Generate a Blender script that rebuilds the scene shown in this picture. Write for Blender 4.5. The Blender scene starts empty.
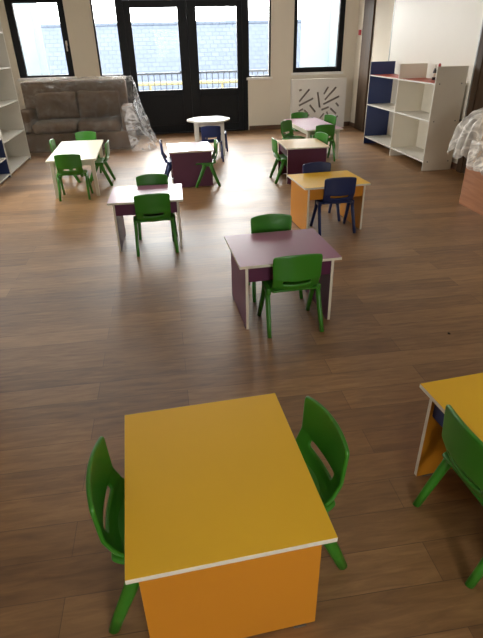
import bpy, bmesh, math, random
from mathutils import Vector, Matrix, noise
R = math.radians
C = bpy.context.scene.collection
sc = bpy.context.scene
random.seed(5)

# ------------------------------------------------------------------ camera, world, light, exposure
cam = bpy.data.cameras.new('camera')
co = bpy.data.objects.new('camera', cam); C.objects.link(co)
cam.sensor_fit = 'VERTICAL'; cam.sensor_height = 36.0; cam.lens = 492.29 / 638 * 36.0
cam.clip_start = 0.02; cam.clip_end = 300
fw = Vector((0.12139524, 0.86389783, -0.48881871)); rt = Vector((0.98835102, -0.1507417, -0.02095729)); up = Vector((0.09179032, 0.48058036, 0.87213362))
m = Matrix.Identity(4)
for i in range(3):
    m[i][0] = rt[i]; m[i][1] = up[i]; m[i][2] = -fw[i]
m[2][3] = 1.58426
co.matrix_world = m
sc.camera = co

W = bpy.data.worlds.new('overcast_sky'); sc.world = W; W.use_nodes = True
bg = W.node_tree.nodes['Background']
bg.inputs[0].default_value = (1.0, 0.965, 0.905, 1); bg.inputs[1].default_value = 6.5
sc.view_settings.view_transform = 'Standard'; sc.view_settings.look = 'None'
sc.view_settings.exposure = 1.75; sc.view_settings.gamma = 1.0
sc.view_settings.use_curve_mapping = False

DW = 10.7106          # back wall plane
XL, XR, YF, HC = -2.75, 3.93, -2.6, 3.0

def portal(x0, x1, z0, z1, y, back=True, left=False):
    l = bpy.data.lights.new('daylight_portal', 'AREA'); l.shape = 'RECTANGLE'; l.size = x1 - x0; l.size_y = z1 - z0
    l.cycles.is_portal = True
    o = bpy.data.objects.new('daylight_portal', l); C.objects.link(o)
    o.location = ((x0 + x1) / 2, y, (z0 + z1) / 2)
    o.rotation_euler = (R(-90) if back else R(90), 0, 0)
    if left: o.location = (XL - .3, (x0 + x1) / 2, (z0 + z1) / 2); o.rotation_euler = (R(90), 0, R(-90))
portal(-2.555, -1.56, 1.10, 2.34, DW + .3)
portal(-1.09, 2.21, 0.8, 2.75, DW + .3)
portal(2.66, 3.67, 1.045, 2.34, DW + .3)
portal(-.1, 1.3, 1.0, 2.2, YF - .3, False)
portal(5.5, 7.1, 0.95, 2.4, 0, True, True)

# ------------------------------------------------------------------ materials
def new_mat(name):
    mt = bpy.data.materials.new(name); mt.use_nodes = True
    nt = mt.node_tree; return mt, nt, nt.nodes['Principled BSDF'], nt.nodes, nt.links
def mat(name, col, rough=.5, spec=.5, var=.06, scale=8, bump=0, metal=0, coat=0):
    mt, nt, b, N, L = new_mat(name)
    tc = N.new('ShaderNodeTexCoord'); nz = N.new('ShaderNodeTexNoise'); nz.inputs['Scale'].default_value = scale
    nz.inputs['Detail'].default_value = 4
    L.new(tc.outputs['Object'], nz.inputs['Vector'])
    mx = N.new('ShaderNodeMix'); mx.data_type = 'RGBA'
    mx.inputs[6].default_value = (*[c * (1 - var) for c in col], 1); mx.inputs[7].default_value = (*[min(1, c * (1 + var)) for c in col], 1)
    L.new(nz.outputs['Fac'], mx.inputs[0]); L.new(mx.outputs[2], b.inputs['Base Color'])
    b.inputs['Roughness'].default_value = rough; b.inputs['Specular IOR Level'].default_value = spec; b.inputs['Metallic'].default_value = metal
    b.inputs['Coat Weight'].default_value = coat
    if bump:
        bp = N.new('ShaderNodeBump'); bp.inputs['Strength'].default_value = bump; bp.inputs['Distance'].default_value = .01
        L.new(nz.outputs['Fac'], bp.inputs['Height']); L.new(bp.outputs[0], b.inputs['Normal'])
    return mt
def film_mat(name, dens, col=(.85, .86, .88)):
    mt = bpy.data.materials.new(name); mt.use_nodes = True
    nt = mt.node_tree; N = nt.nodes; L = nt.links; N.clear()
    out = N.new('ShaderNodeOutputMaterial'); tr = N.new('ShaderNodeBsdfTransparent')
    b = N.new('ShaderNodeBsdfPrincipled'); b.inputs['Base Color'].default_value = (*col, 1); b.inputs['Roughness'].default_value = .36
    b.inputs['Specular IOR Level'].default_value = .8
    tc = N.new('ShaderNodeTexCoord'); nz = N.new('ShaderNodeTexNoise'); nz.inputs['Scale'].default_value = 9; nz.inputs['Detail'].default_value = 5
    L.new(tc.outputs['Object'], nz.inputs['Vector'])
    bp = N.new('ShaderNodeBump'); bp.inputs['Strength'].default_value = .35; bp.inputs['Distance'].default_value = .025
    L.new(nz.outputs['Fac'], bp.inputs['Height']); L.new(bp.outputs[0], b.inputs['Normal'])
    n2 = N.new('ShaderNodeTexNoise'); n2.inputs['Scale'].default_value = 3.2; n2.inputs['Detail'].default_value = 3; n2.inputs['Distortion'].default_value = 1.6
    L.new(tc.outputs['Object'], n2.inputs['Vector'])
    sb = N.new('ShaderNodeMath'); sb.operation = 'SUBTRACT'; sb.inputs[1].default_value = .5; L.new(n2.outputs['Fac'], sb.inputs[0])
    ab = N.new('ShaderNodeMath'); ab.operation = 'ABSOLUTE'; L.new(sb.outputs[0], ab.inputs[0])
    cr_ = N.new('ShaderNodeMapRange'); cr_.inputs[1].default_value = 0; cr_.inputs[2].default_value = .07; cr_.inputs[3].default_value = min(1, dens * 1.8); cr_.inputs[4].default_value = dens * .65  # thin denser lines paint streak highlights along the film's creases
    L.new(ab.outputs[0], cr_.inputs[0])
    m2 = N.new('ShaderNodeMapRange'); m2.inputs[1].default_value = .3; m2.inputs[2].default_value = .75; m2.inputs[3].default_value = .6; m2.inputs[4].default_value = 1.5
    L.new(nz.outputs['Fac'], m2.inputs[0])
    mr = N.new('ShaderNodeMath'); mr.operation = 'MULTIPLY'; mr.use_clamp = True; L.new(cr_.outputs[0], mr.inputs[0]); L.new(m2.outputs[0], mr.inputs[1])
    mx = N.new('ShaderNodeMixShader'); L.new(mr.outputs[0], mx.inputs[0]); L.new(tr.outputs[0], mx.inputs[1]); L.new(b.outputs[0], mx.inputs[2])
    L.new(mx.outputs[0], out.inputs[0]); return mt
def glass_mat(name, tint=(.96, .98, 1)):
    mt = bpy.data.materials.new(name); mt.use_nodes = True
    nt = mt.node_tree; N = nt.nodes; L = nt.links; N.clear()
    out = N.new('ShaderNodeOutputMaterial'); tr = N.new('ShaderNodeBsdfTransparent'); tr.inputs[0].default_value = (*tint, 1)
    gl = N.new('ShaderNodeBsdfGlossy'); gl.inputs['Roughness'].default_value = .02
    fr = N.new('ShaderNodeFresnel'); fr.inputs[0].default_value = 1.1
    mx = N.new('ShaderNodeMixShader'); L.new(fr.outputs[0], mx.inputs[0]); L.new(tr.outputs[0], mx.inputs[1]); L.new(gl.outputs[0], mx.inputs[2])
    L.new(mx.outputs[0], out.inputs[0]); return mt
def floor_mat():
    mt, nt, b, N, L = new_mat('vinyl_plank_floor')
    tc = N.new('ShaderNodeTexCoord')
    br = N.new('ShaderNodeTexBrick'); br.inputs['Scale'].default_value = 1.0
    br.inputs['Brick Width'].default_value = 1.25; br.inputs['Row Height'].default_value = .15
    br.inputs['Mortar Size'].default_value = .0014; br.inputs['Mortar Smooth'].default_value = .4; br.inputs['Bias'].default_value = 0
    br.offset = .37; br.offset_frequency = 2
    br.inputs['Color1'].default_value = (0, 0, 0, 1); br.inputs['Color2'].default_value = (1, 1, 1, 1); br.inputs['Mortar'].default_value = (.3, .3, .3, 1)
    L.new(tc.outputs['Object'], br.inputs['Vector'])
    mp = N.new('ShaderNodeMapping'); mp.inputs['Scale'].default_value = (5.0, 34, 1); L.new(tc.outputs['Object'], mp.inputs[0])
    sep = N.new('ShaderNodeMapping'); sep.inputs['Scale'].default_value = (.55, 2.6, 1); L.new(tc.outputs['Object'], sep.inputs[0])
    g = N.new('ShaderNodeTexNoise'); g.inputs['Scale'].default_value = 1.0; g.inputs['Detail'].default_value = 7; g.inputs['Roughness'].default_value = .62
    g.inputs['Distortion'].default_value = .5; L.new(mp.outputs[0], g.inputs['Vector'])
    g2 = N.new('ShaderNodeTexNoise'); g2.inputs['Scale'].default_value = 1.0; g2.inputs['Detail'].default_value = 3; L.new(sep.outputs[0], g2.inputs['Vector'])
    def mth(op, a, bb):
        n = N.new('ShaderNodeMath'); n.operation = op
        for i, v in enumerate((a, bb)):
            if isinstance(v, (int, float)): n.inputs[i].default_value = v
            else: L.new(v, n.inputs[i])
        return n.outputs[0]
    s = mth('ADD', mth('MULTIPLY', br.outputs['Color'], .19), mth('ADD', mth('MULTIPLY', g.outputs['Fac'], .62), mth('MULTIPLY', g2.outputs['Fac'], .42)))
    cr = N.new('ShaderNodeValToRGB'); e = cr.color_ramp.elements
    e[0].position = .30; e[0].color = (.090, .040, .016, 1); e[1].position = .92; e[1].color = (.44, .245, .100, 1)
    k = cr.color_ramp.elements.new(.60); k.color = (.245, .126, .048, 1)
    L.new(s, cr.inputs[0])
    mx = N.new('ShaderNodeMix'); mx.data_type = 'RGBA'; mx.inputs[7].default_value = (.05, .025, .016, 1)
    L.new(mth('MULTIPLY', br.outputs['Fac'], .7), mx.inputs[0]); L.new(cr.outputs[0], mx.inputs[6])
    L.new(mx.outputs[2], b.inputs['Base Color'])
    rr = N.new('ShaderNodeMapRange'); rr.inputs[3].default_value = .32; rr.inputs[4].default_value = .50; L.new(g2.outputs['Fac'], rr.inputs[0])
    L.new(rr.outputs[0], b.inputs['Roughness']); b.inputs['Specular IOR Level'].default_value = .8
    bp = N.new('ShaderNodeBump'); bp.inputs['Strength'].default_value = .12; bp.inputs['Distance'].default_value = .004
    L.new(g.outputs['Fac'], bp.inputs['Height']); L.new(bp.outputs[0], b.inputs['Normal'])
    return mt
def wood_mat(name, c0, c1, axis=(1.2, 1.2, 14), rough=.45, spec=.5):
    mt, nt, b, N, L = new_mat(name)
    tc = N.new('ShaderNodeTexCoord'); mp = N.new('ShaderNodeMapping'); mp.inputs['Scale'].default_value = axis; L.new(tc.outputs['Object'], mp.inputs[0])
    g = N.new('ShaderNodeTexNoise'); g.inputs['Scale'].default_value = 1.5; g.inputs['Detail'].default_value = 6; g.inputs['Distortion'].default_value = .6; L.new(mp.outputs[0], g.inputs['Vector'])
    cr = N.new('ShaderNodeValToRGB'); e = cr.color_ramp.elements; e[0].position = .3; e[0].color = (*c0, 1); e[1].position = .75; e[1].color = (*c1, 1)
    L.new(g.outputs['Fac'], cr.inputs[0]); L.new(cr.outputs[0], b.inputs['Base Color']); b.inputs['Roughness'].default_value = rough; b.inputs['Specular IOR Level'].default_value = spec
    return mt
def roof_mat():
    mt, nt, b, N, L = new_mat('slate_roof_tiles')
    tc = N.new('ShaderNodeTexCoord')
    br = N.new('ShaderNodeTexBrick'); br.inputs['Scale'].default_value = 1.0; br.inputs['Brick Width'].default_value = .26; br.inputs['Row Height'].default_value = .2
    br.inputs['Mortar Size'].default_value = .012; br.inputs['Color1'].default_value = (.040, .050, .067, 1); br.inputs['Color2'].default_value = (.047, .057, .076, 1); br.inputs['Mortar'].default_value = (.027, .034, .048, 1)
    L.new(tc.outputs['Object'], br.inputs['Vector']); L.new(br.outputs['Color'], b.inputs['Base Color']); b.inputs['Roughness'].default_value = .8; b.inputs['Specular IOR Level'].default_value = .08
    return mt
def smudge_mat(name, col, rough=.3, spec=.8):
    mt = mat(name, col, rough, spec, .05, 3)
    nt = mt.node_tree; N = nt.nodes; L = nt.links; b = N['Principled BSDF']
    tc = N.new('ShaderNodeTexCoord'); nz = N.new('ShaderNodeTexNoise'); nz.inputs['Scale'].default_value = 7; nz.inputs['Detail'].default_value = 6
    L.new(tc.outputs['Object'], nz.inputs['Vector'])
    mr = N.new('ShaderNodeMapRange'); mr.inputs[1].default_value = .35; mr.inputs[2].default_value = .75; mr.inputs[3].default_value = rough - .015; mr.inputs[4].default_value = rough + .03
    L.new(nz.outputs['Fac'], mr.inputs[0]); L.new(mr.outputs[0], b.inputs['Roughness']); return mt

M = dict(
    floor=floor_mat(), wall=mat('cream_wall_paint', (.74, .67, .55), .8, .3, .03, 3), ceil=mat('white_ceiling_paint', (.86, .84, .80), .9, .2, .02),
    frame=mat('black_window_frame', (.007, .0075, .009), .45, .22, .1), glass=glass_mat('clear_glass'), sill=mat('white_sill', (.78, .75, .70), .5),
    skirt=wood_mat('brown_skirting', (.09, .045, .025), (.16, .085, .05), (2, 2, 14)),
    brown=wood_mat('dark_brown_laminate', (.045, .026, .013), (.085, .050, .027), (14, 14, 1.5), .55, .2),
    green=mat('green_plastic', (.036, .20, .013), .32, .6, .06, 12), blue=mat('navy_plastic', (.014, .026, .105), .42, .5, .06, 12),
    ytop=smudge_mat('yellow_laminate', (.84, .49, .025), .42, .35), ypan=mat('yellow_laminate_side_light', (.60, .23, .012), .45, .5, .04, 3),  # panels: same yellow laminate, the light on the sides put into the colour
    ptop=smudge_mat('purple_laminate', (.30, .10, .19), .30), ppan=mat('purple_panel_laminate', (.105, .016, .055), .45, .5, .05, 3),
    edge=mat('cream_edging', (.74, .68, .55), .5), wtop=smudge_mat('cream_white_laminate', (.78, .72, .56), .32),
    btop=smudge_mat('beige_laminate', (.70, .47, .19), .36, .5), ttop=smudge_mat('mauve_laminate', (.34, .13, .19), .36, .5), cover=mat('white_cover_board', (.82, .79, .73), .5, .4, .02),
    white=mat('white_laminate', (.70, .67, .60), .45, .5, .03), bpan=mat('navy_laminate', (.018, .035, .13), .42, .5, .05),
    red=mat('red_laminate', (.50, .07, .035), .45), creamp=mat('cream_laminate', (.80, .74, .62), .5, .5, .03),
    board=mat('whiteboard_surface', (.76, .72, .62), .4, .5, .04, 2), steel=mat('grey_metal', (.35, .35, .34), .35, .5, .05, 20, 0, .9),
    screw=mat('dark_screw_cap', (.10, .09, .08), .5), sofa=mat('brown_upholstery', (.125, .082, .052), .85, .2, .18, 14, .3),
    film=film_mat('clear_plastic_film', .12, (.62, .60, .58)), filmw=film_mat('milky_plastic_film', .8, (.86, .83, .77)), filmh=film_mat('wrinkled_plastic_film', .45, (.85, .81, .74)), filmd=film_mat('hazy_plastic_film', .33),
    carton=mat('brown_cardboard', (.46, .32, .20), .8, .2, .06), boxw=wood_mat('orange_brown_wood', (.30, .115, .045), (.44, .19, .085), (1.5, 1.5, 16)),
    roof=roof_mat(), plaster=mat('pale_plaster', (.085, .105, .115), .9, .1), yel=mat('yellow_paint', (.10, .085, .03), .5), rail=mat('grey_painted_steel', (.055, .062, .075), .5),
    deck=mat('balcony_screed', (.10, .105, .11), .9), dark=mat('dark_cavity', (.10, .09, .08), .8), bottle=mat('dark_glass_bottle', (.03, .03, .035), .2),
    radg=mat('radiator_enamel', (.34, .30, .26), .6), redp=mat('red_plastic', (.45, .02, .025), .4), crumb=mat('dark_crumb', (.03, .02, .015), .8))

# ------------------------------------------------------------------ helpers
def box(bm, x0, x1, y0, y1, z0, z1, mi=0):
    vs = [bm.verts.new(v) for v in ((x0, y0, z0), (x1, y0, z0), (x1, y1, z0), (x0, y1, z0), (x0, y0, z1), (x1, y0, z1), (x1, y1, z1), (x0, y1, z1))]
    fs = []
    for f in ((3, 2, 1, 0), (4, 5, 6, 7), (0, 1, 5, 4), (1, 2, 6, 5), (2, 3, 7, 6), (3, 0, 4, 7)):
        q = bm.faces.new([vs[i] for i in f]); q.material_index = mi; fs.append(q)
    return fs
def tube(bm, pts, rad, seg=12, caps=True):
    pts = [Vector(p) for p in pts]; rings = []
    for i, p in enumerate(pts):
        d = (pts[min(i + 1, len(pts) - 1)] - pts[max(i - 1, 0)]).normalized()
        a = Vector((0, 1, 0)) if abs(d.z) > .4 else Vector((0, 0, 1))
        sx = d.cross(a).normalized(); sy = sx.cross(d).normalized()
        r = rad[i] if isinstance(rad, (list, tuple)) else rad
        rx, ry = r if isinstance(r, (list, tuple)) else (r, r)
        rings.append([bm.verts.new(p + sx * rx * math.cos(2 * math.pi * k / seg) + sy * ry * math.sin(2 * math.pi * k / seg)) for k in range(seg)])
    for a, b in zip(rings, rings[1:]):
        for k in range(seg):
            bm.faces.new((a[k], a[(k + 1) % seg], b[(k + 1) % seg], b[k]))
    if caps: bm.faces.new(rings[0][::-1]); bm.faces.new(rings[-1])
def lathe(bm, prof, seg=20, cx=0, cy=0):
    rings = [[bm.verts.new((cx + r * math.cos(2 * math.pi * k / seg), cy + r * math.sin(2 * math.pi * k / seg), z)) for k in range(seg)] for r, z in prof]
    for a, b in zip(rings, rings[1:]):
        for k in range(seg): bm.faces.new((a[k], a[(k + 1) % seg], b[(k + 1) % seg], b[k]))
    bm.faces.new(rings[0][::-1]); bm.faces.new(rings[-1])
def obj(name, bm, mats, parent=None, bevel=0, smooth=False, loc=None, rz=0):
    bmesh.ops.recalc_face_normals(bm, faces=bm.faces[:])
    me = bpy.data.meshes.new(name); bm.to_mesh(me); bm.free()
    for mm in (mats if isinstance(mats, (list, tuple)) else [mats]): me.materials.append(mm)
    o = bpy.data.objects.new(name, me); C.objects.link(o)
    if parent: o.parent = parent
    if loc: o.location = loc
    o.rotation_euler.z = rz
    if bevel:
        b = o.modifiers.new('edge', 'BEVEL'); b.width = bevel; b.segments = 2; b.limit_method = 'ANGLE'; b.angle_limit = R(50)
    if smooth:
        for p in me.polygons: p.use_smooth = True
    return o
def boxobj(name, dims, mats, parent=None, bevel=.002):
    bm = bmesh.new(); box(bm, *dims); return obj(name, bm, mats, parent, bevel)
def tag(o, label, cat, group=None, kind=None):
    if label: o['label'] = label
    if cat: o['category'] = cat
    if group: o['group'] = group
    if kind: o['kind'] = kind
    return o
def thing(name, label, cat, loc=(0, 0, 0), rz=0, group=None):
    o = bpy.data.objects.new(name, None); C.objects.link(o); o.location = loc; o.rotation_euler.z = rz; o.empty_display_size = .1
    return tag(o, label, cat, group)
def sroot(name, loc=(0, 0, 0)):
    o = bpy.data.objects.new(name, None); C.objects.link(o); o.location = loc; o['kind'] = 'structure'; return o
def struct(name, bm, m, bevel=0):
    o = obj(name, bm, m, None, bevel); o['kind'] = 'structure'; return o
def copy_tree(o, loc, rz, label, group=None):
    r = o.copy(); C.objects.link(r); r.location = loc; r.rotation_euler = (0, 0, rz); r['label'] = label
    if group: r['group'] = group
    for ch in list(o.children):
        c = ch.copy(); C.objects.link(c); c.parent = r
        for g in list(ch.children):
            d = g.copy(); C.objects.link(d); d.parent = c
    return r

# ------------------------------------------------------------------ structure
bm = bmesh.new(); box(bm, XL - .2, XR + .2, YF - .2, DW + .27, -.12, 0); struct('floor', bm, M['floor'])
bm = bmesh.new(); box(bm, XL - .2, XR + .2, YF - .2, DW + .27, HC, HC + .15); struct('ceiling', bm, M['ceil'])
bm = bmesh.new()
T0, T1 = DW, DW + .25
WT = 2.34; DT = 2.75
for x0, x1, z0, z1 in ((XL - .2, -2.555, 0, HC), (-2.555, -1.56, 0, 1.10), (-2.555, -1.56, WT, HC), (-1.56, -1.09, 0, HC), (-1.09, -.645, 0, 1.06),
                       (-1.09, 2.21, DT, HC), (1.75, 2.21, 0, .975), (2.21, 2.66, 0, HC), (2.66, 3.67, 0, 1.045), (2.66, 3.67, WT, HC), (3.67, XR + .2, 0, HC)):
    box(bm, x0, x1, T0, T1, z0, z1)
struct('wall_back', bm, M['wall'])
bm = bmesh.new()
for y0, y1, z0, z1 in ((YF, 5.5, 0, HC), (5.5, 7.1, 0, .95), (5.5, 7.1, 2.4, HC), (7.1, DW, 0, HC)): box(bm, XL - .2, XL, y0, y1, z0, z1)
struct('wall_left', bm, M['wall'])
bm = bmesh.new(); box(bm, XR, XR + .2, YF, DW, 0, HC); struct('wall_right', bm, M['wall'])
bm = bmesh.new()
for x0, x1, z0, z1 in ((XL - .2, -.1, 0, HC), (-.1, 1.3, 0, 1.0), (-.1, 1.3, 2.2, HC), (1.3, XR + .2, 0, HC)): box(bm, x0, x1, YF - .2, YF, z0, z1)
struct('wall_front', bm, M['wall'])

def skirting(name, x0, x1, y0, y1):
    bm = bmesh.new(); box(bm, x0, x1, y0, y1, 0, .085); struct(name, bm, M['skirt'], .004)
skirting('baseboard_back', -2.75, -.66, DW - .016, DW); skirting('baseboard_back_right', 1.765, XR, DW - .016, DW)
skirting('baseboard_left', XL, XL + .016, YF, DW - .016); skirting('baseboard_right', XR - .016, XR, 10.36, DW - .016)
skirting('baseboard_right_middle', XR - .016, XR, 6.34, 9.84)

def window(name, x0, x1, z0, z1, fl, fr, fb, ft, handle=None):
    r = sroot(name, ((x0 + x1) / 2, DW, z0))
    w = (x1 - x0) / 2; h = z1 - z0
    bm = bmesh.new()
    for a in ((-w, -w + fl, 0, h), (w - fr, w, 0, h), (-w + fl, w - fr, 0, fb), (-w + fl, w - fr, h - ft, h)): box(bm, a[0], a[1], .02, .09, a[2], a[3])
    obj('window_frame', bm, M['frame'], r, .004)
    bm = bmesh.new()
    for a in ((-w + fl - .02, -w + fl + .0, fb - .02, h - ft + .02), (w - fr, w - fr + .02, fb - .02, h - ft + .02)): box(bm, a[0], a[1], .01, .06, a[2], a[3])
    obj('sash_bead', bm, M['frame'], r, .003)
    boxobj('window_pane', (-w + fl, w - fr, .05, .056, fb, h - ft), M['glass'], r, 0)
    bm = bmesh.new(); box(bm, -w - .03, w + .03, -.035, .02, -.045, 0); obj('window_sill', bm, M['sill'], r, .004)
    if handle is not None:
        bm = bmesh.new(); box(bm, w - fr * .62, w - fr * .36, -.002, .02, handle - .04, handle + .04); box(bm, w - fr * .6, w - fr * .38, -.03, -.002, handle - .02, handle + .02); box(bm, w - fr * .6, w - fr * .38, -.035, -.02, handle - .13, handle + .02)
        obj('window_handle', bm, M['white'], r, .003)['label'] = 'white window handle'
    return r
window('window_1', -2.555, -1.56, 1.10, WT, .13, .11, .035, .06, .55)
window('window_2', -1.09, -.645, 1.083, DT, .03, .02, .02, .06)
window('window_3', 1.75, 2.21, .985, DT, .03, .03, .03, .06)
window('window_4', 2.66, 3.67, 1.045, WT, .07, .11, .09, .05)
r = sroot('added_window_rear', (.6, YF, 1.0)); bm = bmesh.new()  # unseen rear window, added to bring daylight to the foreground
for a in ((-.7, -.62, 0, 1.2), (.62, .7, 0, 1.2), (-.04, .04, .07, 1.13), (-.62, .62, 0, .07), (-.62, .62, 1.13, 1.2)): box(bm, a[0], a[1], -.12, -.04, a[2], a[3])
obj('window_frame', bm, M['frame'], r, .004); boxobj('window_pane', (-.62, .62, -.09, -.084, .07, 1.13), M['glass'], r, 0)

r = sroot('added_window_left', (XL, 6.3, .95)); bm = bmesh.new()  # unseen window in the left wall, added to brighten the mid-room
for a in ((-.8, -.72, 0, 1.45), (.72, .8, 0, 1.45), (-.04, .04, .07, 1.38), (-.72, .72, 0, .07), (-.72, .72, 1.38, 1.45)): box(bm, -.12, -.04, a[0], a[1], a[2], a[3])
obj('window_frame', bm, M['frame'], r, .004); boxobj('window_pane', (-.09, -.084, -.72, .72, .07, 1.38), M['glass'], r, 0)

# glazed double door
d = sroot('door_1', (.5525, DW, 0))
bm = bmesh.new()
x0, x1 = -1.1975, 1.1975
box(bm, x0, x0 + .12, .0, .12, 0, DT); box(bm, x1 - .10, x1, .0, .12, 0, DT); box(bm, x0 + .12, x1 - .10, .0, .12, 2.30, 2.42); box(bm, x0 + .12, x1 - .10, .02, .12, DT - .07, DT); box(bm, x0 + .12, x1 - .1, .0, .12, 0, .02)
obj('door_frame', bm, M['frame'], d, .004)
boxobj('transom_pane', (x0 + .12, x1 - .1, .06, .066, 2.42, DT - .07), M['glass'], d, 0)
def leaf(a, b, ga, gb, hx):
    bm = bmesh.new(); g0, g1 = .81, 2.185
    box(bm, a, ga, .015, .085, .025, 2.295); box(bm, gb, b, .015, .085, .025, 2.295); box(bm, ga, gb, .015, .085, .025, .16); box(bm, ga, gb, .015, .085, .70, g0); box(bm, ga, gb, .015, .085, g1, 2.295)
    l = obj('door_leaf', bm, M['frame'], d, .004)
    boxobj('lower_panel', (ga, gb, .035, .07, .16, .70), M['frame'], l, 0)
    boxobj('glass_pane', (ga, gb, .047, .053, g0, g1), M['glass'], l, 0)
    if hx is not None:
        bm = bmesh.new(); box(bm, hx - .02, hx + .02, .003, .015, .98, 1.20); tube(bm, [(hx, .01, 1.13), (hx, -.045, 1.13)], .01, 10); tube(bm, [(hx + .008, -.045, 1.13), (hx - .12, -.045, 1.125)], .01, 10)
        obj('door_handle', bm, M['frame'], l, .002)
leaf(-1.0775, .065, -.9565, -.1055, -.02)
leaf(.0675, 1.0975, .2375, .9975, None)

# right wall: brown upright, whiteboard, brown door, alarm button
bm = bmesh.new(); box(bm, XR - .035, XR, 9.86, 10.34, 0, HC); struct('trim_1', bm, M['brown'], .006)
d2 = sroot('door_2', (XR, 5.75, 0))
bm = bmesh.new(); box(bm, -.045, 0, -.66, -.56, 0, 2.2); box(bm, -.045, 0, .46, .58, 0, 2.2); box(bm, -.045, 0, -.56, .46, 2.1, 2.2); obj('door_frame', bm, M['brown'], d2, .005)
boxobj('door_leaf', (-.03, 0, -.56, .46, .01, 2.1), M['brown'], d2, .003)
wb = thing('whiteboard', 'large off-white board with a thin grey rim above the low bookcase on the right wall', 'whiteboard', (XR, 7.69, .62))
boxobj('board_surface', (-.022, -.001, -1.30, 1.30, .02, 1.72), M['board'], wb, .002)
bm = bmesh.new()
for a in ((-1.32, -1.30, 0, 1.74), (1.30, 1.32, 0, 1.74), (-1.30, 1.30, 0, .02), (-1.30, 1.30, 1.72, 1.74)): box(bm, -.028, -.001, a[0], a[1], a[2], a[3])
obj('rim', bm, M['steel'], wb, .002)
al = thing('alarm_button', 'small red alarm button box on the right wall near the corner', 'alarm button', (XR, 10.47, 1.66))
boxobj('mounting_plate', (-.02, -.001, -.055, .055, 0, .11), M['white'], al, .004); boxobj('button', (-.05, -.02, -.05, .03, .01, .1), M['redp'], al, .006)

# radiator cover with slots
rc = thing('radiator_cover', 'white radiator cover cut with scattered slanting slots under the right window', 'radiator cover', (3.18, DW - .018, 0))
Wd, Hh = 1.12, .915
bm = bmesh.new(); box(bm, -Wd / 2, Wd / 2, -.145, -.125, .0, Hh)
pn = obj('front_panel', bm, M['cover'], rc)
cut = bmesh.new()
SL = [(83, 120, 96, 116), (85, 185, 143, 115), (85, 210, 168, 170), (195, 135, 212, 225), (150, 210, 185, 252), (235, 145, 258, 105), (243, 180, 305, 108), (235, 207, 328, 163), (312, 203, 330, 222),
      (225, 241, 268, 226), (280, 235, 318, 270), (258, 255, 270, 285), (218, 292, 240, 265), (83, 245, 108, 232), (118, 240, 140, 262), (90, 290, 150, 270), (165, 290, 200, 300), (290, 300, 330, 285)]
for a in SL:
    p = Vector(((a[0] - 40) / 330 * Wd - Wd / 2, 0, Hh - (a[1] - 60) / 296 * Hh)); q = Vector(((a[2] - 40) / 330 * Wd - Wd / 2, 0, Hh - (a[3] - 60) / 296 * Hh))
    u = (q - p).normalized() * .006; n = Vector((-u.z, 0, u.x)).normalized() * .019
    vs = []
    for y in (-.2, -.1):
        vs += [cut.verts.new(v + Vector((0, y, 0))) for v in (p - u - n, q + u - n, q + u + n, p - u + n)]
    for f in ((0, 1, 2, 3), (7, 6, 5, 4), (0, 4, 5, 1), (1, 5, 6, 2), (2, 6, 7, 3), (3, 7, 4, 0)): cut.faces.new([vs[i] for i in f])
ct = obj('cutter', cut, M['cover'])
bo = pn.modifiers.new('slots', 'BOOLEAN'); bo.object = ct; bo.operation = 'DIFFERENCE'; bo.solver = 'EXACT'; bo.use_self = True
pn.parent = None; bpy.context.view_layer.update()
me = bpy.data.meshes.new_from_object(pn.evaluated_get(bpy.context.evaluated_depsgraph_get()))
pn.modifiers.clear(); pn.data = me; pn.parent = rc
bpy.data.objects.remove(ct)
boxobj('side_panel', (-Wd / 2, -Wd / 2 + .018, -.125, 0, 0, Hh), M['cover'], rc); boxobj('side_panel', (Wd / 2 - .018, Wd / 2, -.125, 0, 0, Hh), M['cover'], rc)
boxobj('top_panel', (-Wd / 2, Wd / 2, -.147, 0, Hh, Hh + .018), M['cover'], rc)
bm = bmesh.new(); box(bm, -.48, .48, -.09, -.03, .12, .78)
for k in range(24): box(bm, -.47 + k * .04, -.45 + k * .04, -.1, -.09, .14, .76)
obj('radiator', bm, M['radg'], rc)['label'] = 'dark radiator behind the slots'

# ------------------------------------------------------------------ outside
bm = bmesh.new(); box(bm, -12, 12, DW + .26, DW + 2.0, -.3, -.04); struct('balcony_floor', bm, M['deck'])
rl = thing('balcony_railing', 'grey balcony railing of thin upright bars outside the glazed door', 'railing', (0, DW + 1.6, -.04))
bm = bmesh.new(); box(bm, -4, 6, -.025, .025, 1.05, 1.09); box(bm, -4, 6, -.015, .015, .12, .15); obj('rail', bm, M['rail'], rl)
bm = bmesh.new()
for k in range(77): box(bm, -4 + k * .13 - .008, -4 + k * .13 + .008, -.008, .008, 0, 1.06)
obj('baluster', bm, M['rail'], rl)['kind'] = 'stuff'
bm = bmesh.new(); tube(bm, [(-2.4, 15.6, .63), (4.0, 15.6, .63)], .05, 10)
for k in range(4):
    tube(bm, [(-2.3 + k * 2.05, 15.6, -2.9), (-2.3 + k * 2.05, 15.6, .63)], .03, 8)
tag(obj('yellow_barrier', bm, M['yel']), 'yellow horizontal bar seen low through the glazed door', 'barrier')
bm = bmesh.new(); box(bm, -30, 30, DW + 2.0, 60, -3.1, -2.9); struct('ground_yard', bm, M['deck'])
nb = thing('neighbour_house', 'neighbouring house with a long tiled roof across the yard', 'house', (0, 17, -2.9))
boxobj('house_wall', (-9.5, 22, .4, 7.6, 0, 2.6), M['plaster'], nb, 0)
bm = bmesh.new()
sl = math.hypot(3.6, 2.95)
box(bm, 0, 32, 0, sl, -.06, 0)
rf = obj('roof', bm, M['roof'], nb); rf.location = (-9.8, 0, 2.2); rf.rotation_euler = (math.atan2(2.95, 3.6), 0, 0)
bm = bmesh.new(); box(bm, 0, 32, 0, sl, -.06, 0)
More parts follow.
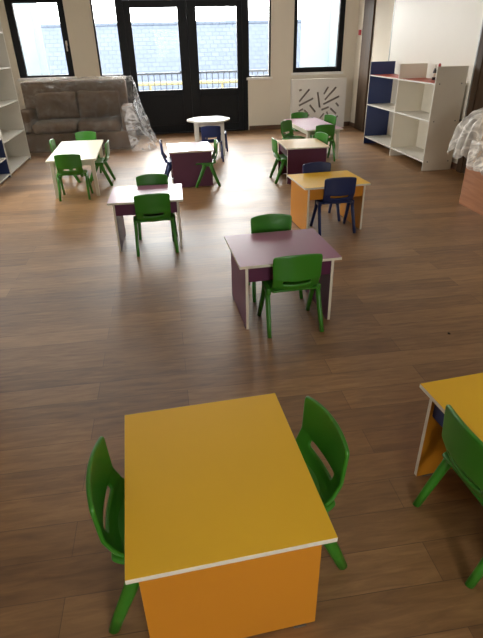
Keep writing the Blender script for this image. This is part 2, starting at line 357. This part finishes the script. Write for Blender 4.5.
rf = obj('roof', bm, M['roof'], nb); rf.location = (22.2, 7.2, 2.2); rf.rotation_euler = (math.atan2(2.95, 3.6), 0, math.pi)
bm = bmesh.new(); tube(bm, [(-9.8, 3.6, 5.12), (22.2, 3.6, 5.12)], .09, 10); obj('ridge_cap', bm, M['roof'], nb)
bm = bmesh.new(); tube(bm, [(-9.8, -.06, 2.16), (22.2, -.06, 2.16)], .07, 10); obj('gutter', bm, M['rail'], nb)
bm = bmesh.new(); box(bm, -4.6, -2.66, DW + 2.6, DW + 3.5, -2.9, 3.9)
pl_ = tag(obj('pale_building', bm, M['plaster'], None, .02), 'pale blue-white plastered building close outside the left window', 'building')
bm = bmesh.new(); box(bm, 4.1, 9.5, DW + 2.3, DW + 5.0, -2.9, 3.9)
tag(obj('white_building', bm, M['plaster'], None, .02), 'blank white wall of a building close outside the right window', 'building')

# ------------------------------------------------------------------ chairs
def grid_surface(fn, nu, nv, hole=None, round_=None):
    bm = bmesh.new(); g = [[bm.verts.new(fn(-1 + 2 * i / nu, j / nv)) for i in range(nu + 1)] for j in range(nv + 1)]
    for j in range(nv):
        for i in range(nu):
            u = -1 + 2 * (i + .5) / nu; v = (j + .5) / nv
            if hole and hole(u, v): continue
            bm.faces.new((g[j][i], g[j][i + 1], g[j + 1][i + 1], g[j + 1][i]))
    loose = [v for v in bm.verts if not v.link_faces]
    bmesh.ops.delete(bm, geom=loose, context='VERTS'); return bm
def make_chair(colour, material, label, group):
    t = thing('toddler_chair', label, 'chair', (0, 0, 0), 0, group)
    def back(u, v):
        z = .280 + v * .252
        hw = .143 + .006 * v
        if v > .9: hw -= .008 * ((v - .9) / .1) ** 2
        z -= .014 * abs(u) ** 2.5 * v
        z += .024 * abs(u) ** 2 * (1 - v)
        y = -.112 - .030 * min(1, v / .35) - .014 * v + .022 * u * u
        if v < .1: y += .014 * (1 - v / .1)
        return (u * hw, y, z)
    bm = grid_surface(back, 24, 22, lambda u, v: abs(u) < .62 and .21 < v < .32)
    o = obj('backrest', bm, material, t, 0, True)
    s = o.modifiers.new('thick', 'SOLIDIFY'); s.thickness = .014; s.offset = 0; q = o.modifiers.new('sub', 'SUBSURF'); q.levels = 1; q.render_levels = 1
    def seat(u, v):
        y = -.118 + v * .278
        hw = .150 + .006 * math.sin(v * math.pi)
        if v > .86: hw -= .022 * ((v - .86) / .14) ** 2
        if v < .1: hw -= .012 * (1 - v / .1)
        z = .297 - .010 * (1 - u * u) * math.sin(v * math.pi) - .006 * abs(u) ** 6
        if v > .84: z -= .022 * ((v - .84) / .16) ** 2
        if v < .14: z += .006 * (1 - v / .14) ** 2
        return (u * hw, y, z)
    bm = grid_surface(seat, 16, 16)
    o = obj('seat', bm, material, t, 0, True)
    s = o.modifiers.new('thick', 'SOLIDIFY'); s.thickness = .016; s.offset = -1; q = o.modifiers.new('sub', 'SUBSURF'); q.levels = 1; q.render_levels = 1
    for sx in (-1, 1):
        bm = bmesh.new(); box(bm, sx * .156 - .014, sx * .156 + .014, -.078, .062, .252, .296)
        obj('side_rail', bm, material, t, .008)
        for sy in (-1, 1):
            bm = bmesh.new()
            tube(bm, [(sx * .157, -.01 + sy * .035, .275), (sx * .160, -.008 + sy * .062, .20), (sx * .165, -.004 + sy * .115, .08), (sx * .168, sy * .150, 0.0)],
                 [(.0155, .025), (.015, .023), (.014, .020), (.013, .0175)], 12)
            obj('leg', bm, material, t, 0, True)
    return t
GG, GB = 'green chairs around the small tables', 'navy chairs around the small tables'
chairs = [
 # x, y, heading of the sitter (deg, 90 = +y), colour, label
 (.690, 2.690, 92, 'g', 'green chair on the near side of the purple-topped desk, back to the viewer'),
 (.690, 3.165, -91, 'g', 'green chair tucked in at the far side of the purple-topped desk'),
 (-.155, 4.215, 94, 'g', 'green chair on the near side of the white-looking desk with a purple apron'),
 (-.145, 4.625, -88, 'g', 'green chair at the far side of the white-looking desk with a purple apron'),
 (1.520, 4.385, 90, 'b', 'navy chair on the near side of the yellow desk, its four legs in view'),
 (1.490, 4.745, -88, 'b', 'navy chair behind the yellow desk, only its backrest showing'),
 (-1.110, 6.160, 90, 'g', 'green chair at the near end of the long cream table'),
 (-1.110, 7.560, -90, 'g', 'green chair at the far end of the long cream table, toward the sofa'),
 (-1.325, 7.080, 0, 'g', 'green chair on the left long side of the cream table'),
 (-.870, 6.800, 178, 'g', 'green chair on the right long side of the cream table, legs splayed'),
 (.095, 6.620, 0, 'b', 'navy chair seen edge-on left of the white-topped desk with a big purple end panel'),
 (.495, 6.440, 180, 'g', 'green chair on the right of the purple-panelled desk, in front of the round table'),
 (1.510, 6.400, 0, 'g', 'green chair at the left of the beige-topped desk with a purple end panel'),
 (1.935, 6.590, 200, 'g', 'pale glinting green chair at the right of the beige-topped desk'),
 (2.330, 7.480, 92, 'g', 'green chair at the near end of the pinkish table by the radiator cover'),
 (2.330, 8.690, -90, 'g', 'green chair at the far end of the pinkish table, against the radiator cover'),
 (1.975, 7.815, -48, 'g', 'green chair turned askew at the left of the pinkish table'),
 (2.600, 8.290, 203, 'g', 'green chair on the right side of the pinkish table, facing the door'),
 (.700, 7.870, 88, 'b', 'navy chair on the near side of the round white table'),
 (.870, 8.690, -92, 'b', 'navy chair hidden behind the round white table, one leg showing'),
 (-.145, 1.085, 0, 'g', 'green chair on the left of the big yellow table nearest the viewer'),
 (.297, 1.145, 190, 'g', 'green chair on the right of the big yellow table nearest the viewer'),
 (1.002, 1.050, 4, 'g', 'green chair at the cut-off yellow table on the right edge'),
]
proto = {}
for x, y, hd, c, lab in chairs:
    rz = R(hd - 90)
    if c not in proto:
        proto[c] = make_chair(c, M['green'] if c == 'g' else M['blue'], lab, GG if c == 'g' else GB)
        proto[c].location = (x, y, 0); proto[c].rotation_euler.z = rz
    else: copy_tree(proto[c], (x, y, 0), rz, lab)

# ------------------------------------------------------------------ tables
HT, TL, TD, IL, ID = .447, .630, .550, .038, .026
def board(bm, x0, x1, y0, y1, z0, z1, thin):
    """a board: broad faces slot 0, the narrow edges slot 1"""
    for i, f in enumerate(box(bm, x0, x1, y0, y1, z0, z1)):
        ax = {0: 'z', 1: 'z', 2: 'y', 3: 'x', 4: 'y', 5: 'x'}[i]
        f.material_index = 0 if ax == thin else 1
def desk(x, y, rz, top, pan, apr, label, group='two-seat school desks'):
    """panels stand at local -x and +x, chairs at local -y and +y"""
    t = thing('school_desk', label, 'desk', (x, y, 0), rz, group)
    bm = bmesh.new(); board(bm, -TL / 2, TL / 2, -TD / 2, TD / 2, HT - .017, HT, 'z'); obj('tabletop', bm, [top, M['edge']], t, .0015)
    for s in (-1, 1):
        xx = s * (TL / 2 - IL - .009); bm = bmesh.new()
        board(bm, xx - .009, xx + .009, -TD / 2 + ID, TD / 2 - ID, .006, HT - .017, 'x'); p = obj('side_panel', bm, [pan, M['edge']], t, .001)
        bm = bmesh.new()
        for yy in (-.2, .2): box(bm, xx - .012, xx + .012, yy - .02, yy + .02, 0, .006)
        obj('glide', bm, M['screw'], p)
    for s in (-1, 1):
        bm = bmesh.new(); yy = s * (TD / 2 - .048); board(bm, -TL / 2 + IL + .018, TL / 2 - IL - .018, yy - .009, yy + .009, HT - .122, HT - .017, 'y'); obj('apron', bm, [apr, M['edge']], t, .001)
    return t
desk(.667, 2.910, R(2.6), M['ptop'], M['ppan'], M['ppan'], 'purple-topped desk with cream edging in the middle of the floor')
desk(1.491, 4.541, R(3.6), M['ytop'], M['ypan'], M['ypan'], 'all-yellow desk with two navy chairs')
desk(-.199, 4.421, R(-1.5), M['ptop'], M['ppan'], M['ppan'], 'purple desk whose top glares white, two green chairs at it, left of the middle')
desk(.305, 6.575, R(91.7), M['ptop'], M['ppan'], M['ppan'], 'desk with glaring white top and big purple end panel, below the round table')
desk(1.743, 6.437, R(89.6), M['btop'], M['ppan'], M['ppan'], 'beige-topped desk with dark purple end panel behind the yellow desk')
desk(.063, 1.102, R(93.1), M['ytop'], M['ypan'], M['ypan'], 'big yellow desk nearest the viewer, end panel toward the viewer toned orange for the light on it')
desk(1.172, 1.100, R(95), M['ytop'], M['ypan'], M['bpan'], 'yellow desk with navy apron cut off by the right edge')
def four_table(x, y, rz, w, l, top, label):
    t = thing('rectangular_table', label, 'table', (x, y, 0), rz, 'long four-seat tables')
    bm = bmesh.new(); board(bm, -w / 2, w / 2, -l / 2, l / 2, HT - .022, HT, 'z'); obj('tabletop', bm, [top, M['edge']], t, .002)
    for sx in (-1, 1):
        bm = bmesh.new(); xx = sx * (w / 2 - .06); box(bm, xx - .009, xx + .009, -l / 2 + .1, l / 2 - .1, HT - .085, HT - .022); obj('apron', bm, M['edge'], t, .001)
        bm = bmesh.new(); yy = sx * (l / 2 - .09); box(bm, -w / 2 + .08, w / 2 - .08, yy - .009, yy + .009, HT - .085, HT - .022); obj('apron', bm, M['edge'], t, .001)
        for sy in (-1, 1):
            cx, cy = sx * (w / 2 - .055), sy * (l / 2 - .075); bm = bmesh.new()
            for f in box(bm, cx - .024, cx + .024, cy - .024, cy + .024, 0, HT - .022): pass
            for v in bm.verts:
                if v.co.z < .01: v.co.x = cx + (v.co.x - cx) * .8 + sx * .012; v.co.y = cy + (v.co.y - cy) * .8
            obj('leg', bm, M['edge'], t, .003)
    return t
four_table(-1.11, 6.775, R(1.5), .565, 1.36, M['wtop'], 'long cream table with four green chairs in front of the sofa')
four_table(2.335, 8.085, R(2), .565, 1.30, M['ttop'], 'long pinkish table with pale edging in front of the radiator cover')
# round table
t = thing('round_table', 'round white table with a gently wavy rim in front of the glazed door', 'table', (.73, 8.47, 0), 0)
bm = bmesh.new(); n = 72
rim = lambda k: .335 + .012 * math.cos(6 * 2 * math.pi * k / n)
a = [bm.verts.new((rim(k) * math.cos(2 * math.pi * k / n), rim(k) * math.sin(2 * math.pi * k / n), .508)) for k in range(n)]
b = [bm.verts.new((v.co.x, v.co.y, .533)) for v in a]
bm.faces.new(a[::-1]); bm.faces.new(b)
for k in range(n): bm.faces.new((a[k], a[(k + 1) % n], b[(k + 1) % n], b[k]))
obj('tabletop', bm, M['white'], t, .004)
for sx in (-1, 1):
    bm = bmesh.new(); xx = sx * .2; box(bm, xx - .009, xx + .009, -.2, .2, .445, .508); obj('apron', bm, M['white'], t, .001)
    bm = bmesh.new(); yy = sx * .2; box(bm, -.19, .19, yy - .009, yy + .009, .445, .508); obj('apron', bm, M['white'], t, .001)
    for sy in (-1, 1):
        bm = bmesh.new(); box(bm, sx * .2 - .025, sx * .2 + .025, sy * .2 - .025, sy * .2 + .025, 0, .508); obj('leg', bm, M['white'], t, .004)

# ------------------------------------------------------------------ shelves
def bookcase(x_front, y0, ydiv, y1, depth, h, levels, facing, label, mats, name='low_bookcase'):
    """facing -1: open front toward -x; the back is toward +x"""
    t = thing(name, label, 'bookcase', (x_front, y0, 0), 0)
    s = -facing; X = lambda a, b: tuple(sorted((s * a, s * b)))
    ys = [y0, ydiv, y1] if ydiv else [y0, y1]
    for i, yy in enumerate(ys):
        bm = bmesh.new(); o_ = yy - y0; a0 = o_ - .009 if 0 < i < len(ys) - 1 else (o_ if i == 0 else o_ - .018)
        board(bm, *X(0, depth), a0, a0 + .018, 0, h, 'y')
        p = obj('divider' if 0 < i < len(ys) - 1 else 'side_panel', bm, [mats['up'][i], mats['edge']], t, .002)
        if mats.get('lab') and mats['lab'][i]: p['label'] = mats['lab'][i]
        if i == 0 and facing < 0:
            for (dx, zz) in ((.06, levels[0]), (.36, levels[0]), (.06, levels[1]), (.36, levels[1]), (.06, levels[2]), (.36, levels[2])):
                bm = bmesh.new(); tube(bm, [(dx, a0 - .003, zz - .008), (dx, a0 + .001, zz - .008)], .008, 10); obj('screw_cap', bm, M['screw'], p)
    for i in range(len(ys) - 1):
        a, b = ys[i] - y0 + .0185, ys[i + 1] - y0 - .0185
        if 0 < i: a = ys[i] - y0 + .0095
        if i + 1 < len(ys) - 1: b = ys[i + 1] - y0 - .0095
        for k, z in enumerate(levels):
            bm = bmesh.new(); fs = box(bm, *X(.004, depth - .008), a, b, z - .018, z)
            for f in fs: f.material_index = 1
            fs[1].material_index = 0
            o = obj('shelf', bm, [mats['top'] if (k == len(levels) - 1 and mats['top']) else mats['shelf'], mats['edge']], t, .001)
            if k == len(levels) - 1 and mats['top']: o['label'] = 'top shelf with a red upper face'
        bm = bmesh.new(); box(bm, *X(depth - .008, depth - .001), a, b, levels[0] - .018, mats['backtop']); obj('back_panel', bm, mats['back'], t)
        if mats['plinth']:
            bm = bmesh.new(); box(bm, *X(.04, .055), a, b, 0, levels[0] - .018); obj('plinth', bm, mats['plinth'], t)
    return t
bookcase(3.4555, 6.449, 7.535, 8.660, .42, 1.275, (.125, .64, 1.085), -1, 'low open bookcase with navy and cream sides and red top shelves under the whiteboard',
         dict(up=(M['creamp'], M['creamp'], M['bpan']), edge=M['white'], shelf=M['white'], top=M['red'], back=M['creamp'], backtop=1.085, plinth=None, lab=(None, None, 'navy side panel')))
bookcase(-2.19, 7.50, None, 8.77, .50, 2.30, (.05, .457, .893, 1.345, 1.80, 2.27), 1, 'tall white open bookcase against the left wall beside the sofa',
         dict(up=(M['white'], M['white']), edge=M['white'], shelf=M['white'], top=None, back=M['white'], backtop=2.28, plinth=M['white']), 'tall_bookcase')
bookcase(-2.19, 6.36, None, 7.48, .50, .53, (.05, .27, .525), 1, 'low navy-backed shelf unit before the tall white bookcase, cut by the left edge',
         dict(up=(M['white'], M['bpan']), edge=M['white'], shelf=M['white'], top=None, back=M['bpan'], backtop=.52, plinth=M['bpan']), 'low_shelf')
bt = thing('small_bottle', 'small dark bottle with a white cap on the top shelf of the low bookcase', 'bottle', (3.75, 7.06, 1.085))
bm = bmesh.new(); lathe(bm, [(.022, 0), (.024, .004), (.024, .10), (.018, .125), (.012, .135), (.012, .145)]); obj('bottle_body', bm, M['bottle'], bt, 0, True)
bm = bmesh.new(); lathe(bm, [(.015, .145), (.015, .185), (.012, .19)]); obj('cap', bm, M['white'], bt)
bm = bmesh.new(); lathe(bm, [(.0245, .035), (.0245, .085)]); obj('paper_label', bm, M['creamp'], bt)
rm = thing('red_marker', 'red-tipped marker standing on the top shelf against the near side panel', 'marker', (3.50, 6.49, 1.085))
bm = bmesh.new(); lathe(bm, [(.012, 0), (.013, .01), (.013, .15)]); obj('barrel', bm, M['white'], rm); bm = bmesh.new(); lathe(bm, [(.015, .15), (.016, .21), (.010, .225)]); obj('cap', bm, M['redp'], rm)

# ------------------------------------------------------------------ sofa under plastic
sf = thing('sofa', 'brown sofa wrapped in clear plastic film under the left window', 'sofa', (-1.42, 9.25, 0))
def cushion(name, x0, x1, y0, y1, z0, z1, parent, seedv, r=.06, amp=.022):
    bm = bmesh.new(); box(bm, x0, x1, y0, y1, z0, z1)
    bmesh.ops.bevel(bm, geom=bm.edges[:], offset=r, segments=3, affect='EDGES', profile=.6)
    bmesh.ops.subdivide_edges(bm, edges=[e for e in bm.edges if e.calc_length() > .12], cuts=9, use_grid_fill=True)
    for v in bm.verts:
        n_ = noise.noise(v.co * 6 + Vector((seedv, 0, 0))) + .6 * noise.noise(v.co * 13 + Vector((seedv, 2, 0))); v.co += Vector((0, n_ * amp, noise.noise(v.co * 5 + Vector((0, seedv, 3))) * amp))
        v.co.z = max(v.co.z, z0 if z0 == 0 else -9)
    return obj(name, bm, M['sofa'], parent, 0, True)
cushion('base', -.98, .90, .02, .95, 0, .30, sf, 1, .03, .004)
cushion('seat_cushion', -.78, -.042, 0, .72, .305, .46, sf, 2); cushion('seat_cushion', -.038, .70, 0, .72, .305, .46, sf, 3)
cushion('backrest', -.98, .82, .70, .98, .31, 1.07, sf, 4, .05, .008)
cushion('back_cushion', -.76, -.042, .50, .74, .47, .90, sf, 5); cushion('back_cushion', -.038, .69, .50, .74, .47, .90, sf, 6)
cushion('armrest', -1.0, -.79, .04, .70, .305, .66, sf, 7); cushion('armrest', .715, .92, .04, .72, .305, .68, sf, 8)

def sheet(name, fn, nu, nv, m, label, cat, loc, amp, freq, seed):
    bm = bmesh.new(); g = []
    for j in range(nv + 1):
        row = []
        for i in range(nu + 1):
            p = Vector(fn(i / nu, j / nv))
            q = Vector((p.x * freq * 1.3 + seed, p.y * freq, p.z * freq))
            w = noise.noise(q) + .55 * noise.noise(q * 2.3) + .5 * abs(noise.noise(q * 1.3 + Vector((7, 3, 1))))
            row.append((p, w))
        g.append(row)
    V = [[None] * (nu + 1) for _ in range(nv + 1)]
    for j in range(nv + 1):
        for i in range(nu + 1):
            p, w = g[j][i]
            du = g[j][min(i + 1, nu)][0] - g[j][max(i - 1, 0)][0]; dv = g[min(j + 1, nv)][i][0] - g[max(j - 1, 0)][i][0]
            n_ = du.cross(dv); n_ = n_.normalized() if n_.length > 1e-9 else Vector((0, 0, 1))
            c = p + n_ * (w * amp); c.z = max(c.z, .004); V[j][i] = bm.verts.new(c)
    for j in range(nv):
        for i in range(nu): bm.faces.new((V[j][i], V[j][i + 1], V[j + 1][i + 1], V[j + 1][i]))
    o = obj(name, bm, m, None, 0, True, loc); return tag(o, label, cat)
prof = [(.99, .75), (.985, 1.10), (.70, 1.12), (.47, .98), (.44, .56), (.30, .52), (-.04, .52), (-.08, .35), (-.10, .08), (-.30, .006)]
def polyl(pts, t):
    L_ = [math.dist(a, b) for a, b in zip(pts, pts[1:])]; s = t * sum(L_)
    for (a, b), l in zip(zip(pts, pts[1:]), L_):
        if s <= l or (a, b) == (pts[-2], pts[-1]):
            k = min(1, s / l); return [a[i] + (b[i] - a[i]) * k for i in range(len(a))]
        s -= l
def cover(u, v):
    x = -1.02 + u * 1.96; y, z = polyl(prof, v)
    e = max(0, (u - .86) / .14); 
    if z > .45 and y < .6: z = z + (max(.70, z) - z) * min(1, e * 1.6) ; y = y
    return (x, y, z)
sheet('plastic_cover', cover, 70, 70, M['film'], 'clear crinkled plastic film draped over the brown sofa', 'plastic sheet', (-1.42, 9.25, 0), .035, 4.5, 3)
def side(u, v):
    # round the front of the right arm (first third), then along its outer side, falling outward to the floor
    if u < .34:
        k = u / .34; x, y, zt = .76 + .20 * k, -.13, .70
        ox, oy = .10 + .16 * k, -.20 + .04 * k
    else:
        k = (u - .34) / .66; x = .96; y, zt = polyl([(-.13, .70), (.5, .76), (.72, 1.10), (.94, 1.12)], k)
        ox, oy = .26 + .05 * k, -.16 * (1 - k)
    w = v ** 1.3
    return (x + ox * w + .05 * math.sin(u * 17) * v, y + oy * w + .03 * math.sin(u * 23 + 1) * v, zt * (1 - v) + .006)
sheet('plastic_drape', side, 60, 40, M['filmd'], 'milky loose plastic falling from the right sofa arm to the floor by the door', 'plastic sheet', (-1.42, 9.25, 0), .022, 6, 9)

# ------------------------------------------------------------------ wooden box with wrapped carton (right edge)
wx = thing('wooden_box', 'orange-brown wooden box against the right wall at the picture edge', 'box', (3.13, 4.12, 0), 0)
boxobj('side_board', (0, .02, 0, .80, 0, .41), M['boxw'], wx); boxobj('side_board', (.75, .77, 0, .80, 0, .41), M['boxw'], wx)
boxobj('end_board', (.02, .75, .78, .80, 0, .41), M['boxw'], wx); boxobj('end_board', (.02, .75, 0, .02, 0, .41), M['boxw'], wx); boxobj('lid', (-.003, .773, -.003, .803, .41, .43), M['creamp'], wx)
ct_ = thing('cardboard_carton', 'low brown cardboard carton standing on the wooden box under plastic', 'carton', (3.12, 4.16, .43), R(-1))
boxobj('carton_body', (0, .5, 0, .62, 0, .235), M['carton'], ct_, .006)
bm = bmesh.new(); box(bm, -.002, .502, .28, .34, .235, .238); obj('tape', bm, M['creamp'], ct_)
ct2 = thing('cardboard_carton', 'taller cardboard carton standing on the floor behind the wooden box, under plastic', 'carton', (3.42, 5.00, 0), R(1))
boxobj('carton_body', (0, .45, 0, .34, 0, .84), M['carton'], ct2, .006)
bm = bmesh.new(); box(bm, -.002, .452, .14, .20, .84, .843); obj('tape', bm, M['creamp'], ct2)
def wrap(u, v):
    # over the tall carton, falling on its left side to a loose hem
    x, z = polyl([(.77, .95), (.37, .93), (.19, .84), (.10, .75), (.07, .62), (.05, .46)], v)
    y = .84 + u * .44
    k = max(0, (.25 - u) / .25); x += .03 * math.sin(u * 19) * v; z -= .05 * k * v + .04 * math.sin(u * 13 + 1) * v * v
    return (x + .05 * k, y, z)
sheet('plastic_wrap', wrap, 50, 40, M['filmw'], 'crumpled milky plastic wrap over the taller carton behind the wooden box', 'plastic sheet', (3.13, 4.12, 0), .017, 8, 21)
def wrap2(u, v):
    # over the low carton, down its left side, hem lying on the box
    x, z = polyl([(.50, .70), (.02, .69), (-.035, .67), (-.045, .50), (-.055, .425), (-.045, .40)], v)
    return (x + .012 * math.sin(u * 31) * v, .0 + u * .72, z + .012 * math.sin(u * 17 + 2) * v)
sheet('plastic_wrap', wrap2, 50, 36, M['filmh'], 'crinkled plastic film over the low carton on the wooden box', 'plastic sheet', (3.13, 4.12, 0), .016, 8, 33)

bm = bmesh.new(); bmesh.ops.create_icosphere(bm, subdivisions=2, radius=.009)
for v in bm.verts: v.co *= 1 + .4 * noise.noise(v.co * 120); v.co.z = v.co.z * .5 + .0045
tag(obj('crumb', bm, M['crumb'], None, 0, False, (1.617, 2.375, 0)), 'tiny dark crumb on the bare floor right of the purple desk', 'crumb')
